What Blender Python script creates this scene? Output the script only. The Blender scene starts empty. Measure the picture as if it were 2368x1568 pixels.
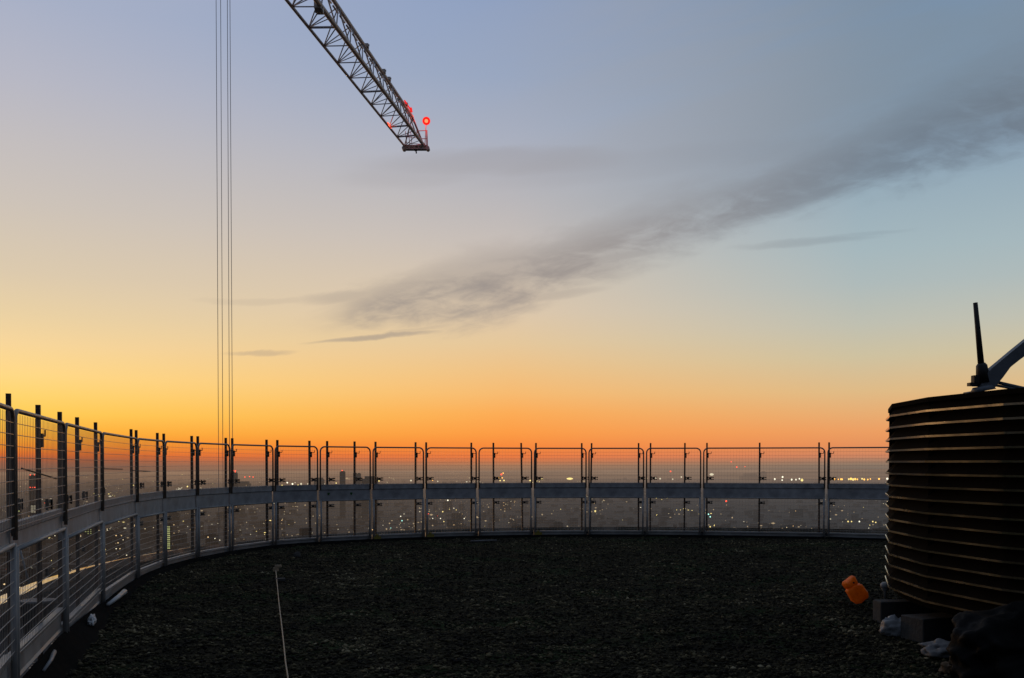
import bpy, math, random
import numpy as np
from mathutils import Vector, Matrix, noise as mnoise
random.seed(7); rng = np.random.default_rng(7)
SC = bpy.context.scene
COL = SC.collection
R = math.radians
# ------------------------------------------------------------------ camera model
W, H, F = 2367.0, 1568.0, 2374.0          # measuring frame of the photograph
CX, HZ = 1183.5, 1073.0                   # centre column, eye-level row
PITCH = R(1.0)
PY = HZ + F * math.tan(PITCH)
EYE = Vector((0, 0, 1.6))
def ray(px, py):
    a = (px - CX) / F; b = (PY - py) / F
    c, s = math.cos(PITCH), math.sin(PITCH)
    d = Vector((a, c + b * s, -s + b * c))
    return d / d.y
def at(px, py, D): return EYE + ray(px, py) * D
def ground(px, py, z=0.0):
    d = ray(px, py); return EYE + d * ((z - EYE.z) / d.z)
CITYZ = -220.0

# ------------------------------------------------------------------ node helpers
def sl(c):
    return tuple(((v / 255 / 12.92) if v / 255 <= .04045 else ((v / 255 + .055) / 1.055) ** 2.4) for v in c)
class NT:
    def __init__(s, tree): s.t = tree; s.n = tree.nodes; s.l = tree.links
    def new(s, typ, **kw):
        n = s.n.new(typ)
        for k, v in kw.items(): setattr(n, k, v)
        return n
    def put(s, sock, v):
        if isinstance(v, bpy.types.NodeSocket): s.l.new(v, sock)
        elif v is not None: sock.default_value = v
    def m(s, op, a, b=None, c=None, clamp=False):
        n = s.new('ShaderNodeMath', operation=op, use_clamp=clamp)
        for i, v in enumerate((a, b, c)):
            if v is not None: s.put(n.inputs[i], v)
        return n.outputs[0]
    def mapr(s, v, a, b, c=0., d=1., smooth=True):
        n = s.new('ShaderNodeMapRange', interpolation_type='SMOOTHSTEP' if smooth else 'LINEAR')
        for i, q in enumerate((v, a, b, c, d)): s.put(n.inputs[i], q)
        return n.outputs[0]
    def mix(s, f, a, b, blend='MIX'):
        n = s.new('ShaderNodeMix', data_type='RGBA', blend_type=blend)
        for i, q in ((0, f), (6, a), (7, b)):
            if isinstance(q, tuple) and len(q) == 3: q = q + (1,)
            s.put(n.inputs[i], q)
        return n.outputs[2]
    def ramp(s, f, stops, interp='LINEAR'):
        n = s.new('ShaderNodeValToRGB'); s.put(n.inputs[0], f)
        r = n.color_ramp; r.interpolation = interp
        while len(r.elements) < len(stops): r.elements.new(.5)
        for e, (p, c) in zip(r.elements, sorted(stops, key=lambda q: q[0])):
            e.position = p; e.color = tuple(c) + (1,)
        return n.outputs[0]
    def comb(s, x, y, z):
        n = s.new('ShaderNodeCombineXYZ')
        for i, v in enumerate((x, y, z)): s.put(n.inputs[i], v)
        return n.outputs[0]
    def noise(s, vec, scale, detail=4, rough=.55, dist=0.):
        n = s.new('ShaderNodeTexNoise'); s.put(n.inputs['Vector'], vec)
        n.inputs['Scale'].default_value = scale; n.inputs['Detail'].default_value = detail
        n.inputs['Roughness'].default_value = rough; n.inputs['Distortion'].default_value = dist
        return n.outputs[0]

MATS = {}
def mat(name, base, rough=.6, metal=0., var=.25, scale=6., bump=0., bscale=40., emit=None, estr=0., spec=.4, streak=False):
    m = bpy.data.materials.new(name); m.use_nodes = True
    t = NT(m.node_tree); p = t.n['Principled BSDF']
    tc = t.new('ShaderNodeTexCoord').outputs['Object']
    if streak:
        mp = t.new('ShaderNodeMapping'); mp.inputs['Scale'].default_value = (3., 3., .35)
        t.l.new(tc, mp.inputs[0]); tc = mp.outputs[0]
    n = t.noise(tc, scale, 5, .6)
    lo = tuple(c * (1 - var) for c in base); hi = tuple(min(1, c * (1 + var)) for c in base)
    t.put(p.inputs['Base Color'], t.ramp(n, [(.3, lo), (.7, hi)]))
    t.put(p.inputs['Roughness'], t.mapr(n, .3, .7, max(0, rough - .08), min(1, rough + .1)))
    p.inputs['Metallic'].default_value = metal
    p.inputs['Specular IOR Level'].default_value = spec
    if bump:
        b = t.new('ShaderNodeBump'); b.inputs['Strength'].default_value = bump; b.inputs['Distance'].default_value = .02
        t.put(b.inputs['Height'], t.noise(tc, bscale, 5, .65)); t.l.new(b.outputs[0], p.inputs['Normal'])
    if emit:
        p.inputs['Emission Color'].default_value = tuple(emit) + (1,); p.inputs['Emission Strength'].default_value = estr
    m.cycles.emission_sampling = 'NONE'
    MATS[name] = m; return m

# ------------------------------------------------------------------ mesh builder
class MB:
    def __init__(s): s.v = []; s.f = []
    def add(s, vs, fs):
        o = len(s.v); s.v += [tuple(v) for v in vs]; s.f += [tuple(i + o for i in f) for f in fs]; return s
    def box(s, c, d, M=None):
        x, y, z = d[0] / 2, d[1] / 2, d[2] / 2
        vs = [Vector((a * x, b * y, e * z)) for e in (-1, 1) for b in (-1, 1) for a in (-1, 1)]
        if M is not None: vs = [M @ v for v in vs]
        c = Vector(c)
        return s.add([v + c for v in vs], [(0, 2, 3, 1), (4, 5, 7, 6), (0, 1, 5, 4), (2, 6, 7, 3), (0, 4, 6, 2), (1, 3, 7, 5)])
    def tube(s, pts, r, n=8, cap=True, r2=None):
        pts = [Vector(p) for p in pts]; k = len(pts)
        rings = []; up = None
        for i, p in enumerate(pts):
            d = (pts[min(i + 1, k - 1)] - pts[max(i - 1, 0)]).normalized()
            if up is None:
                up = Vector((0, 0, 1)) if abs(d.z) < .9 else Vector((1, 0, 0))
            a = d.cross(up).normalized(); b = a.cross(d).normalized(); up = b
            rr = r if r2 is None else r + (r2 - r) * i / max(1, k - 1)
            ph = math.pi / n
            rings.append([p + (a * math.cos(ph + 2 * math.pi * j / n) + b * math.sin(ph + 2 * math.pi * j / n)) * rr for j in range(n)])
        vs = [v for g in rings for v in g]; fs = []
        for i in range(k - 1):
            for j in range(n):
                fs.append((i * n + j, i * n + (j + 1) % n, (i + 1) * n + (j + 1) % n, (i + 1) * n + j))
        if cap: fs += [tuple(range(n))[::-1], tuple((k - 1) * n + j for j in range(n))]
        return s.add(vs, fs)
    def lathe(s, prof, n=16, c=(0, 0, 0), M=None):
        vs = []; k = len(prof)
        for r_, z in prof:
            for j in range(n):
                v = Vector((r_ * math.cos(2 * math.pi * j / n), r_ * math.sin(2 * math.pi * j / n), z))
                if M is not None: v = M @ v
                vs.append(v + Vector(c))
        fs = [(i * n + j, i * n + (j + 1) % n, (i + 1) * n + (j + 1) % n, (i + 1) * n + j) for i in range(k - 1) for j in range(n)]
        fs += [tuple(range(n))[::-1], tuple((k - 1) * n + j for j in range(n))]
        return s.add(vs, fs)
    def mesh(s, name, m, smooth=False):
        me = bpy.data.meshes.new(name); me.from_pydata(s.v, [], s.f)
        me.materials.append(m)
        if smooth: me.polygons.foreach_set('use_smooth', [True] * len(me.polygons))
        me.update(); return me
    def build(s, name, m, parent=None, smooth=False, loc=None, rot=None):
        return link(name, s.mesh(name, m, smooth), parent, loc, rot)
def link(name, me, parent=None, loc=None, rot=None):
    o = bpy.data.objects.new(name, me); COL.objects.link(o)
    if loc is not None: o.location = loc
    if rot is not None: o.rotation_euler = rot
    if parent is not None: o.parent = parent
    return o
def tag(o, label=None, cat=None, group=None, kind=None):
    if label: o['label'] = label
    if cat: o['category'] = cat
    if group: o['group'] = group
    if kind: o['kind'] = kind
    return o
def thing(name, label, cat, loc=(0, 0, 0), rz=0, group=None):
    o = link(name, None, None, loc, (0, 0, rz)); o.empty_display_size = .2
    return tag(o, label, cat, group)
ORD = 'first second third fourth fifth sixth seventh eighth ninth tenth eleventh twelfth thirteenth fourteenth fifteenth sixteenth seventeenth eighteenth nineteenth twentieth'.split()
TENS = {2: 'twenty', 3: 'thirty', 4: 'forty'}
def ordw(i):                                # 1-based
    if i <= 20: return ORD[i - 1]
    t, u = divmod(i, 10)
    return {3: 'thirtieth', 4: 'fortieth'}[t] if u == 0 else TENS[t] + '-' + ORD[u - 1]

# ------------------------------------------------------------------ sky
SUN_AZ, SUN_EL = R(-40), R(1.2)
w = bpy.data.worlds.new("World"); SC.world = w; w.use_nodes = True
t = NT(w.node_tree); bg = t.n['Background']
gen = t.new('ShaderNodeTexCoord').outputs['Generated']
sx = t.new('ShaderNodeSeparateXYZ'); t.l.new(gen, sx.inputs[0]); X, Y, Z = sx.outputs
el = t.m('MULTIPLY', t.m('ARCSINE', Z), 57.29578)
az = t.m('MULTIPLY', t.m('ARCTAN2', X, Y), 57.29578)
E0, E1 = -2., 28.
ef = t.m('DIVIDE', t.m('SUBTRACT', el, E0), E1 - E0, clamp=True)
def column(px, tab):
    a = math.atan((px - CX) / F); st = []
    for y, c in tab:
        e = math.degrees(math.atan((HZ - y) / F * math.cos(a)))
        st.append(((e - E0) / (E1 - E0), sl(c)))
    return t.ramp(ef, st)
L_ = column(60, [(0, (168, 176, 198)), (181, (182, 183, 196)), (326, (194, 189, 190)), (470, (204, 194, 184)), (632, (219, 201, 173)), (729, (233, 208, 163)), (796, (246, 213, 154)), (868, (255, 216, 134)), (912, (255, 212, 112)), (956, (254, 204, 86)), (1000, (252, 178, 58)), (1030, (246, 148, 46)), (1050, (232, 116, 48)), (1060, (196, 104, 62)), (1070, (158, 102, 78)), (1090, (132, 102, 84))])
C_ = column(1174, [(0, (140, 159, 193)), (180, (150, 166, 194)), (330, (170, 176, 192)), (460, (187, 184, 187)), (560, (201, 191, 184)), (650, (213, 196, 176)), (724, (221, 199, 171)), (794, (229, 199, 155)), (860, (239, 193, 132)), (908, (246, 186, 113)), (956, (251, 171, 86)), (1000, (252, 156, 70)), (1035, (247, 136, 60)), (1056, (234, 122, 66)), (1067, (200, 120, 78)), (1077, (164, 121, 92)), (1095, (134, 110, 92))])
R_ = column(1988, [(0, (118, 144, 174)), (330, (136, 160, 182)), (450, (152, 173, 186)), (580, (165, 183, 189)), (657, (174, 186, 186)), (750, (191, 191, 177)), (824, (206, 193, 160)), (905, (223, 186, 134)), (954, (231, 173, 115)), (998, (236, 158, 98)), (1029, (230, 146, 92)), (1054, (208, 134, 98)), (1064, (170, 127, 102)), (1074, (142, 120, 102)), (1090, (116, 106, 98))])
B_ = t.ramp(ef, [(0., sl((62, 62, 64))), (.1, sl((70, 72, 78))), (.4, sl((76, 82, 94))), (1., sl((82, 94, 116)))])
fLC = t.m('DIVIDE', t.m('ADD', az, 25.6), 25.6, clamp=True)
fCR = t.m('DIVIDE', az, 18.7, clamp=True)
c = t.mix(fCR, t.mix(fLC, L_, C_), R_)
c = t.mix(t.m('MAXIMUM', t.mapr(az, 32, 80), t.mapr(az, -54, -74)), c, B_)
c = t.mix(t.mapr(el, 24, 60), c, sl((112, 124, 146)))
# clouds: u = tan(azimuth), v = tan(elevation) of the sky direction ahead
Yp = t.m('MAXIMUM', Y, .02)
u = t.m('DIVIDE', X, Yp); v = t.m('DIVIDE', Z, Yp)
front = t.mapr(Y, .3, .6)
ang = math.atan(.29); ca, sa = math.cos(ang), math.sin(ang)
al = t.m('ADD', t.m('MULTIPLY', u, ca), t.m('MULTIPLY', v, sa))
ac = t.m('SUBTRACT', t.m('MULTIPLY', v, ca), t.m('MULTIPLY', u, sa))
n1 = t.noise(t.comb(t.m('MULTIPLY', al, 7.5), t.m('MULTIPLY', ac, 28.), 1.3), 1.0, 7, .58, .35)
n2 = t.noise(t.comb(t.m('MULTIPLY', u, 24.), t.m('MULTIPLY', v, 72.), 4.1), 1.0, 6, .6, .6)
n3 = t.noise(t.comb(t.m('MULTIPLY', al, 2.6), t.m('MULTIPLY', ac, 14.), 7.7), 1.0, 6, .55, .2)
def curve(pts):
    n = t.new('ShaderNodeFloatCurve'); t.put(n.inputs['Value'], t.m('DIVIDE', t.m('ADD', u, .4), 1.2, clamp=True))
    cv = n.mapping.curves[0]; n.mapping.use_clip = False
    pts = [((p[0] - CX) / F, p[1]) for p in pts]
    pts = [((a + .4) / 1.2, b) for a, b in pts]
    while len(cv.points) < len(pts): cv.points.new(.5, .5)
    for q, (a, b) in zip(cv.points, pts): q.location = (max(0, min(1, a)), b)
    n.mapping.update(); return n.outputs[0]
vv = lambda y: (HZ - y) / F
low = curve([(240, vv(840)), (700, vv(765)), (870, vv(752)), (1150, vv(722)), (1330, vv(660)), (1500, vv(600)), (1800, vv(505)), (2050, vv(435)), (2367, vv(345)), (3080, vv(150))])
thk = curve([(240, .004), (640, .012), (870, .040), (1100, .062), (1330, .060), (1600, .054), (1900, .066), (2367, .11), (3080, .13)])
den = curve([(240, 0.), (640, .03), (780, .35), (900, .90), (1100, .95), (1330, .85), (1600, .78), (1900, .72), (2200, .85), (2367, .9), (3080, .9)])
d = t.m('SUBTRACT', v, low)
d = t.m('ADD', d, t.m('ADD', t.m('MULTIPLY', t.m('SUBTRACT', n1, .5), .058), t.m('MULTIPLY', t.m('SUBTRACT', n2, .5), .022)))
q = t.m('DIVIDE', d, thk)
mA = t.m('MULTIPLY', t.mapr(d, -.014, .026), t.mapr(q, 1.2, .45))
mA = t.m('MULTIPLY', t.m('MULTIPLY', mA, den), t.mapr(t.m('ADD', t.m('MULTIPLY', n1, .6), t.m('MULTIPLY', n2, .4)), .34, .60, .45, 1.))
# broad veil above the streak
mV = t.m('MULTIPLY', t.m('MULTIPLY', t.mapr(d, -.01, .05), t.mapr(u, -.15, .30)), t.mapr(n3, .34, .62, .50, 1.))
mV = t.m('MULTIPLY', mV, t.mapr(v, .50, .30, .75, 1.))
def wisp(px, py, hl, hw, slope, s):
    uc, vc = (px - CX) / F, vv(py)
    du = t.m('SUBTRACT', u, uc)
    dv = t.m('SUBTRACT', t.m('SUBTRACT', v, vc), t.m('MULTIPLY', du, slope))
    dv = t.m('ADD', dv, t.m('MULTIPLY', t.m('SUBTRACT', n1, .5), .018))
    du = t.m('ADD', du, t.m('MULTIPLY', t.m('SUBTRACT', n3, .5), .06)); a = t.m('POWER', t.m('DIVIDE', du, hl * 1.25 / F), 2.); b = t.m('POWER', t.m('DIVIDE', dv, hw / F), 2.)
    return t.m('MULTIPLY', t.mapr(t.m('ADD', a, b), 1., 0.), s)
wisps = None
for q_ in [(850, 783, 150, 9, .10, .62), (950, 765, 110, 8, .16, .25), (585, 818, 80, 9, .02, .38), (1870, 560, 170, 12, .08, .28), (2010, 540, 110, 8, .10, .16), (620, 697, 150, 11, .0, .16), (820, 690, 130, 20, .06, .4), (1230, 690, 160, 16, .14, .35), (1150, 380, 330, 45, .03, .30), (960, 410, 200, 40, .02, .16), (1400, 600, 160, 16, .16, .5), (1500, 380, 420, 40, .12, .12)]:
    z_ = wisp(*q_); wisps = z_ if wisps is None else t.m('MAXIMUM', wisps, z_)
c = t.mix(t.m('MULTIPLY', t.m('MULTIPLY', mV, .85), front), c, t.mix(t.mapr(u, 0., .45), sl((166, 166, 172)), sl((124, 140, 155))))
ccol = t.mix(t.mapr(u, .05, .4), sl((144, 136, 134)), sl((108, 119, 132)))
mk = t.m('MULTIPLY', t.m('MAXIMUM', mA, wisps), front)
c = t.mix(t.m('MULTIPLY', mk, .90), c, ccol)
# physical twilight sky adds its own faint share
nis = t.new('ShaderNodeTexSky', sky_type='NISHITA'); nis.sun_disc = False
nis.sun_elevation = SUN_EL; nis.sun_rotation = SUN_AZ; nis.altitude = 220
c = t.mix(1.0, c, t.mix(1.0, nis.outputs[0], (.0025, .0025, .0025), 'MULTIPLY'), 'ADD')
t.put(bg.inputs['Color'], c); bg.inputs['Strength'].default_value = 1.0
w.cycles.sampling_method = 'MANUAL'; w.cycles.sample_map_resolution = 1024

sd = bpy.data.lights.new('sun', 'SUN'); sd.energy = .25; sd.angle = R(4); sd.color = (1., .55, .25)
so = link('sun', sd)
sdir = Vector((math.sin(SUN_AZ) * math.cos(SUN_EL), math.cos(SUN_AZ) * math.cos(SUN_EL), math.sin(SUN_EL)))
so.rotation_euler = (-sdir).to_track_quat('-Z', 'Y').to_euler(); so.location = sdir * 100

cam = bpy.data.cameras.new('camera'); co = link('camera', cam); SC.camera = co
cam.sensor_width = 36; cam.lens = 36 * F / W; cam.clip_start = .1; cam.clip_end = 120000
cam.shift_y = (PY - H / 2) / W
co.location = EYE; co.rotation_euler = (R(90) - PITCH, 0, 0)
SC.view_settings.view_transform = 'Standard'; SC.view_settings.look = 'None'
SC.view_settings.exposure = 0; SC.view_settings.gamma = 1
SC.cycles.use_denoising = True
SC.cycles.max_bounces = 5

# ------------------------------------------------------------------ materials
mat('galvanised', (.22, .19, .165), .45, .45, .3, 9, streak=True)
mat('post_steel', (.075, .050, .036), .6, .1, .3, 7)
mat('white_tube', (.30, .30, .29), .5, .1, .2, 8)
mat('wire', (.46, .43, .38), .4, .6, .15, 8)
mat('board_paint', (.31, .315, .32), .5, 0, .42, 3.4, bump=.15, bscale=12)
mat('toe_paint', (.30, .30, .29), .45, .2, .3, 3, bump=.1, bscale=12)
mat('black_iron', (.012, .012, .012), .6)
mat('green_tape', (.02, .10, .02), .6)
mat('yellow_plastic', (.22, .18, .03), .6)
mat('coping_metal', (.72, .66, .58), .2, 1., .1, 1.2)
mat('dark_membrane', (.012, .012, .012), .8)
mat('strip_membrane', (.006, .006, .0055), 1., 0, .5, 6, bump=.3, spec=.03)
mat('facade', (.04, .045, .05), .3)
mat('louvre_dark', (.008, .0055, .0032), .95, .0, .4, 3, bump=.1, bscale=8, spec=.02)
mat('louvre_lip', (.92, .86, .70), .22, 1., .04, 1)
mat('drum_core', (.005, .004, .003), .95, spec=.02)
mat('concrete', (.05, .049, .045), .9, 0, .35, 9, bump=.5, bscale=30)
mat('orange_plastic_glow', (.95, .15, .0), .6, 0, .35, 14, spec=.3, bump=.6, bscale=22, emit=(1., .13, .0), estr=.035)  # faint emission added to brighten the canister, which is no light source
mat('white_plastic', (.19, .20, .205), .45, 0, .2, 12)
mat('scrap_white', (.40, .42, .42), .4, 0, .2, 12)
mat('grey_sheet', (.13, .13, .13), .6, 0, .4, 9, bump=.3)
mat('black_bag', (.0015, .0016, .0016), .7, 0, .5, 5, bump=.4, bscale=14, spec=.12)
mat('timber', (.13, .08, .04), .8, 0, .4, 14, streak=True)
mat('cord', (.34, .26, .17), .6, 0, .25, 20)
mat('crane_paint', (.62, .57, .56), .5, .2, .3, 1.5)
mat('crane_chord', (.62, .54, .49), .5, .2, .4, 1.0)
mat('rope_steel', (.2, .185, .175), .5, .3)
mat('hoist_dark', (.006, .006, .006), .6)
mat('hoist_grey', (.09, .105, .12), .5, 0, .3, 5, bump=.2, bscale=10)

def emis(name, col, s):
    m = bpy.data.materials.new(name); m.use_nodes = True; t = NT(m.node_tree)
    t.n.remove(t.n['Principled BSDF']); e = t.new('ShaderNodeEmission')
    e.inputs[0].default_value = tuple(col) + (1,); e.inputs[1].default_value = s
    t.l.new(e.outputs[0], t.n['Material Output'].inputs[0]); m.cycles.emission_sampling = 'NONE'
    MATS[name] = m; return m

# haze painted into the city materials as emission, thicker with distance from the tower
def haze_paint_out(t, shader):
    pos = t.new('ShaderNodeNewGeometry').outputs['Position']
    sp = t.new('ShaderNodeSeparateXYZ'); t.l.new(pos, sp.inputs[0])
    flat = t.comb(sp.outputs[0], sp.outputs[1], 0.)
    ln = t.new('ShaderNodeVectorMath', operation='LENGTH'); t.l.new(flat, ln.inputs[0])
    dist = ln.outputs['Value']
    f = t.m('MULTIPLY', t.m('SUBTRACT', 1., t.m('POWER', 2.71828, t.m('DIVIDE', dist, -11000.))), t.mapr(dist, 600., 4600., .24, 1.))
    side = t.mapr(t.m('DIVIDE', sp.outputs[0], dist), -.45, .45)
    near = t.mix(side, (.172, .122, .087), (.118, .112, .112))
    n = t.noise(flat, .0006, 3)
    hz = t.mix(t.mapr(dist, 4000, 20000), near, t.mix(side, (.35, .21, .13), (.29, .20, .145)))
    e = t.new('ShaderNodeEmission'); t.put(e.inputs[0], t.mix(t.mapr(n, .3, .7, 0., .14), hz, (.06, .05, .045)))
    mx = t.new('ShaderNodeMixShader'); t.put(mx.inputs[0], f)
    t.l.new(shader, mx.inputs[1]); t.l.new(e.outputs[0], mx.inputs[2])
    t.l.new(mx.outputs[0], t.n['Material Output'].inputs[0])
def haze_painted(name, base, windows=0., wcol=(1., .75, .4), wstr=1.2, var=.3, scale=.02, cell=(4.2, 3.6)):
    m = bpy.data.materials.new(name); m.use_nodes = True; t = NT(m.node_tree); p = t.n['Principled BSDF']
    geo = t.new('ShaderNodeNewGeometry'); pos = geo.outputs['Position']
    n = t.noise(pos, scale, 5, .65)
    t.put(p.inputs['Base Color'], t.ramp(n, [(.3, tuple(q * (1 - var) for q in base)), (.7, tuple(q * (1 + var) for q in base))]))
    p.inputs['Roughness'].default_value = .9; p.inputs['Specular IOR Level'].default_value = .1
    sh = p.outputs[0]
    if windows:
        sp = t.new('ShaderNodeSeparateXYZ'); t.l.new(pos, sp.inputs[0])
        nz = t.new('ShaderNodeSeparateXYZ'); t.l.new(geo.outputs['Normal'], nz.inputs[0])
        uu = t.m('ADD', t.m('MULTIPLY', sp.outputs[0], .93), t.m('MULTIPLY', sp.outputs[1], .52))
        cu = t.m('DIVIDE', uu, cell[0]); cz = t.m('DIVIDE', sp.outputs[2], cell[1])
        wn = t.new('ShaderNodeTexWhiteNoise', noise_dimensions='3D')
        oi = t.new('ShaderNodeObjectInfo').outputs['Random']
        t.put(wn.inputs['Vector'], t.comb(t.m('FLOOR', cu), t.m('FLOOR', cz), t.m('MULTIPLY', oi, 50.)))
        fl = t.new('ShaderNodeTexWhiteNoise', noise_dimensions='2D')
        t.put(fl.inputs['Vector'], t.comb(t.m('FLOOR', cz), t.m('MULTIPLY', oi, 90.), 0.))
        prob = t.m('MULTIPLY', windows, t.mapr(fl.outputs['Value'], .55, 1., .25, 3.0))
        lit = t.m('LESS_THAN', wn.outputs['Value'], prob)
        inn = t.m('MULTIPLY', t.m('LESS_THAN', t.m('FRACT', cu), .66), t.m('LESS_THAN', t.m('FRACT', cz), .58))
        side = t.m('LESS_THAN', t.m('ABSOLUTE', nz.outputs[2]), .5)
        lit = t.m('MULTIPLY', t.m('MULTIPLY', lit, inn), side)
        e = t.new('ShaderNodeEmission')
        hue = t.ramp(wn.outputs['Color'], [(.0, (1., .55, .2)), (.5, wcol), (1., (.9, 1., .85))])
        t.put(e.inputs[0], hue); t.put(e.inputs[1], t.m('MULTIPLY', lit, wstr))
        ad = t.new('ShaderNodeAddShader'); t.l.new(sh, ad.inputs[0]); t.l.new(e.outputs[0], ad.inputs[1]); sh = ad.outputs[0]
    haze_paint_out(t, sh); m.cycles.emission_sampling = 'NONE'; MATS[name] = m; return m
haze_painted('city_ground', (.04, .034, .028), var=.9, scale=.006)
haze_painted('hill_land', (.02, .02, .02))
haze_painted('far_block', (.022, .020, .018), windows=.035, wstr=1.6)
haze_painted('dark_tower', (.010, .010, .012))
haze_painted('roof_stuff', (.075, .06, .05), var=.95, scale=.02)
emis('warm_window', (1., .80, .38), 1.1); emis('green_window', (.85, .9, .35), .5); emis('pale_window', (1., .88, .62), .75)
emis('red_lamp', (1., .10, .05), 2.2); emis('orange_lamp', (1., .50, .10), 2.2); emis('white_lamp', (1., .93, .70), 1.5)
emis('yellow_lamp', (1., .78, .28), 1.3); emis('teal_lamp', (.45, 1., .85), 1.6); emis('dim_lamp', (1., .74, .44), .42)

# ------------------------------------------------------------------ plan curve of the fence
def dense(pts, n=24):
    P = [Vector(p) for p in pts]; out = []
    for i in range(len(P) - 1):
        p0 = P[max(i - 1, 0)]; p1 = P[i]; p2 = P[i + 1]; p3 = P[min(i + 2, len(P) - 1)]
        for k in range(n):
            s = k / n
            out.append(.5 * ((2 * p1) + (p2 - p0) * s + (2 * p0 - 5 * p1 + 4 * p2 - p3) * s * s + (3 * p1 - p0 - 3 * p2 + p3) * s ** 3))
    out.append(P[-1]); return out
g2 = lambda x, y, z=0.: ground(x, y, z).xy
FENCE = dense([(2.5, -4.6), (-.6, -3.6), (-1.9, -1.2), (-2.05, 1.5), (-2.5, 4.2)] +
              [((x - CX) / F * D_, D_) for x, D_ in [(0, 6.02), (32, 6.65), (90, 7.6), (150, 8.93), (236, 11.6), (317, 14.2), (380, 15.8)]] +
              [tuple(g2(x, y)) for x, y in [(450, 1294), (630, 1264), (870, 1249), (1100, 1241.5), (1350, 1238.5), (1620, 1240), (1900, 1244), (2045, 1247)]] +
              [(10.0, 20.6), (12.4, 18.4), (14.6, 14.4), (15.6, 9.5), (15., 4.), (12., -1.5), (7., -4.6), (2.5, -4.6)])
CEN = Vector((4., 10.))
ARC = [0.]
for a, b in zip(FENCE, FENCE[1:]): ARC.append(ARC[-1] + (b - a).length)
def on(s):
    i = max(0, min(len(ARC) - 2, int(np.searchsorted(ARC, s)) - 1))
    f = (s - ARC[i]) / max(1e-9, ARC[i + 1] - ARC[i]); p = FENCE[i].lerp(FENCE[i + 1], f)
    tn = (FENCE[min(i + 2, len(FENCE) - 1)] - FENCE[max(i - 1, 0)]).normalized()   # runs left to right as seen from inside
    return p, tn, Vector((-tn.y, tn.x))     # outward
def s_at(px):
    k = (px - CX) / F
    for i in range(4 * 24, len(FENCE) - 1):
        a, b = FENCE[i], FENCE[i + 1]
        fa, fb = a.x - k * a.y, b.x - k * b.y
        if a.y > 1 and fa <= 0 < fb: return ARC[i] + (ARC[i + 1] - ARC[i]) * (-fa) / (fb - fa)
    raise ValueError(px)

# ------------------------------------------------------------------ roof deck, gravel
def loft_deck():
    N, K = 420, 150
    tot = ARC[-1]; ring = []
    for i in range(N):
        p, tn, o = on(tot * i / N); ring.append(p + o * .16)
    vs = []; fs = []
    for k in range(K):
        f = ((k + .5) / (K - .5)) ** .8 if k < K - 1 else 1.
        for p in ring:
            x, y = CEN.lerp(p, f)
            z = .022 * mnoise.fractal((x * 2.3, y * 2.3, 0), 1., 2., 4) + .012 * mnoise.noise((x * 9, y * 9, 3))
            z -= .02
            if k == K - 1: z = -.05
            vs.append((x, y, z))
    for k in range(K - 1):
        for i in range(N):
            fs.append((k * N + i, k * N + (i + 1) % N, (k + 1) * N + (i + 1) % N, (k + 1) * N + i))
    fs.append(tuple(range(N)))
    # skirt down to the gutter
    b = len(vs); vs += [(p.x, p.y, -.62) for p in ring]
    for i in range(N): fs.append(((K - 1) * N + i, (K - 1) * N + (i + 1) % N, b + (i + 1) % N, b + i))
    m = MB(); m.v = vs; m.f = fs; return m
gm = bpy.data.materials.new('gravel_bed'); gm.use_nodes = True; t = NT(gm.node_tree); p = t.n['Principled BSDF']
pos = t.new('ShaderNodeNewGeometry').outputs['Position']
big = t.noise(pos, .9, 5, .6); mid = t.noise(pos, 9., 6, .7)
vo = t.new('ShaderNodeTexVoronoi'); t.l.new(pos, vo.inputs['Vector']); vo.inputs['Scale'].default_value = 26
cc = t.ramp(t.m('ADD', t.m('MULTIPLY', mid, .7), t.m('MULTIPLY', big, .3)), [(.36, (.007, .0063, .0035)), (.52, (.026, .0228, .0127)), (.66, (.07, .060, .034))])
cc = t.mix(t.mapr(big, .48, .62), cc, t.mix(1., cc, (.55, .95, .62), 'MULTIPLY'))
t.put(p.inputs['Base Color'], cc); p.inputs['Roughness'].default_value = 1.; p.inputs['Specular IOR Level'].default_value = .05
b = t.new('ShaderNodeBump'); b.inputs['Strength'].default_value = .9; b.inputs['Distance'].default_value = .05
t.put(b.inputs['Height'], t.m('ADD', t.m('MULTIPLY', vo.outputs['Distance'], -.6), mid)); t.l.new(b.outputs[0], p.inputs['Normal'])
deck = tag(loft_deck().build('roof_deck', gm, smooth=True), kind='structure')

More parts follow.
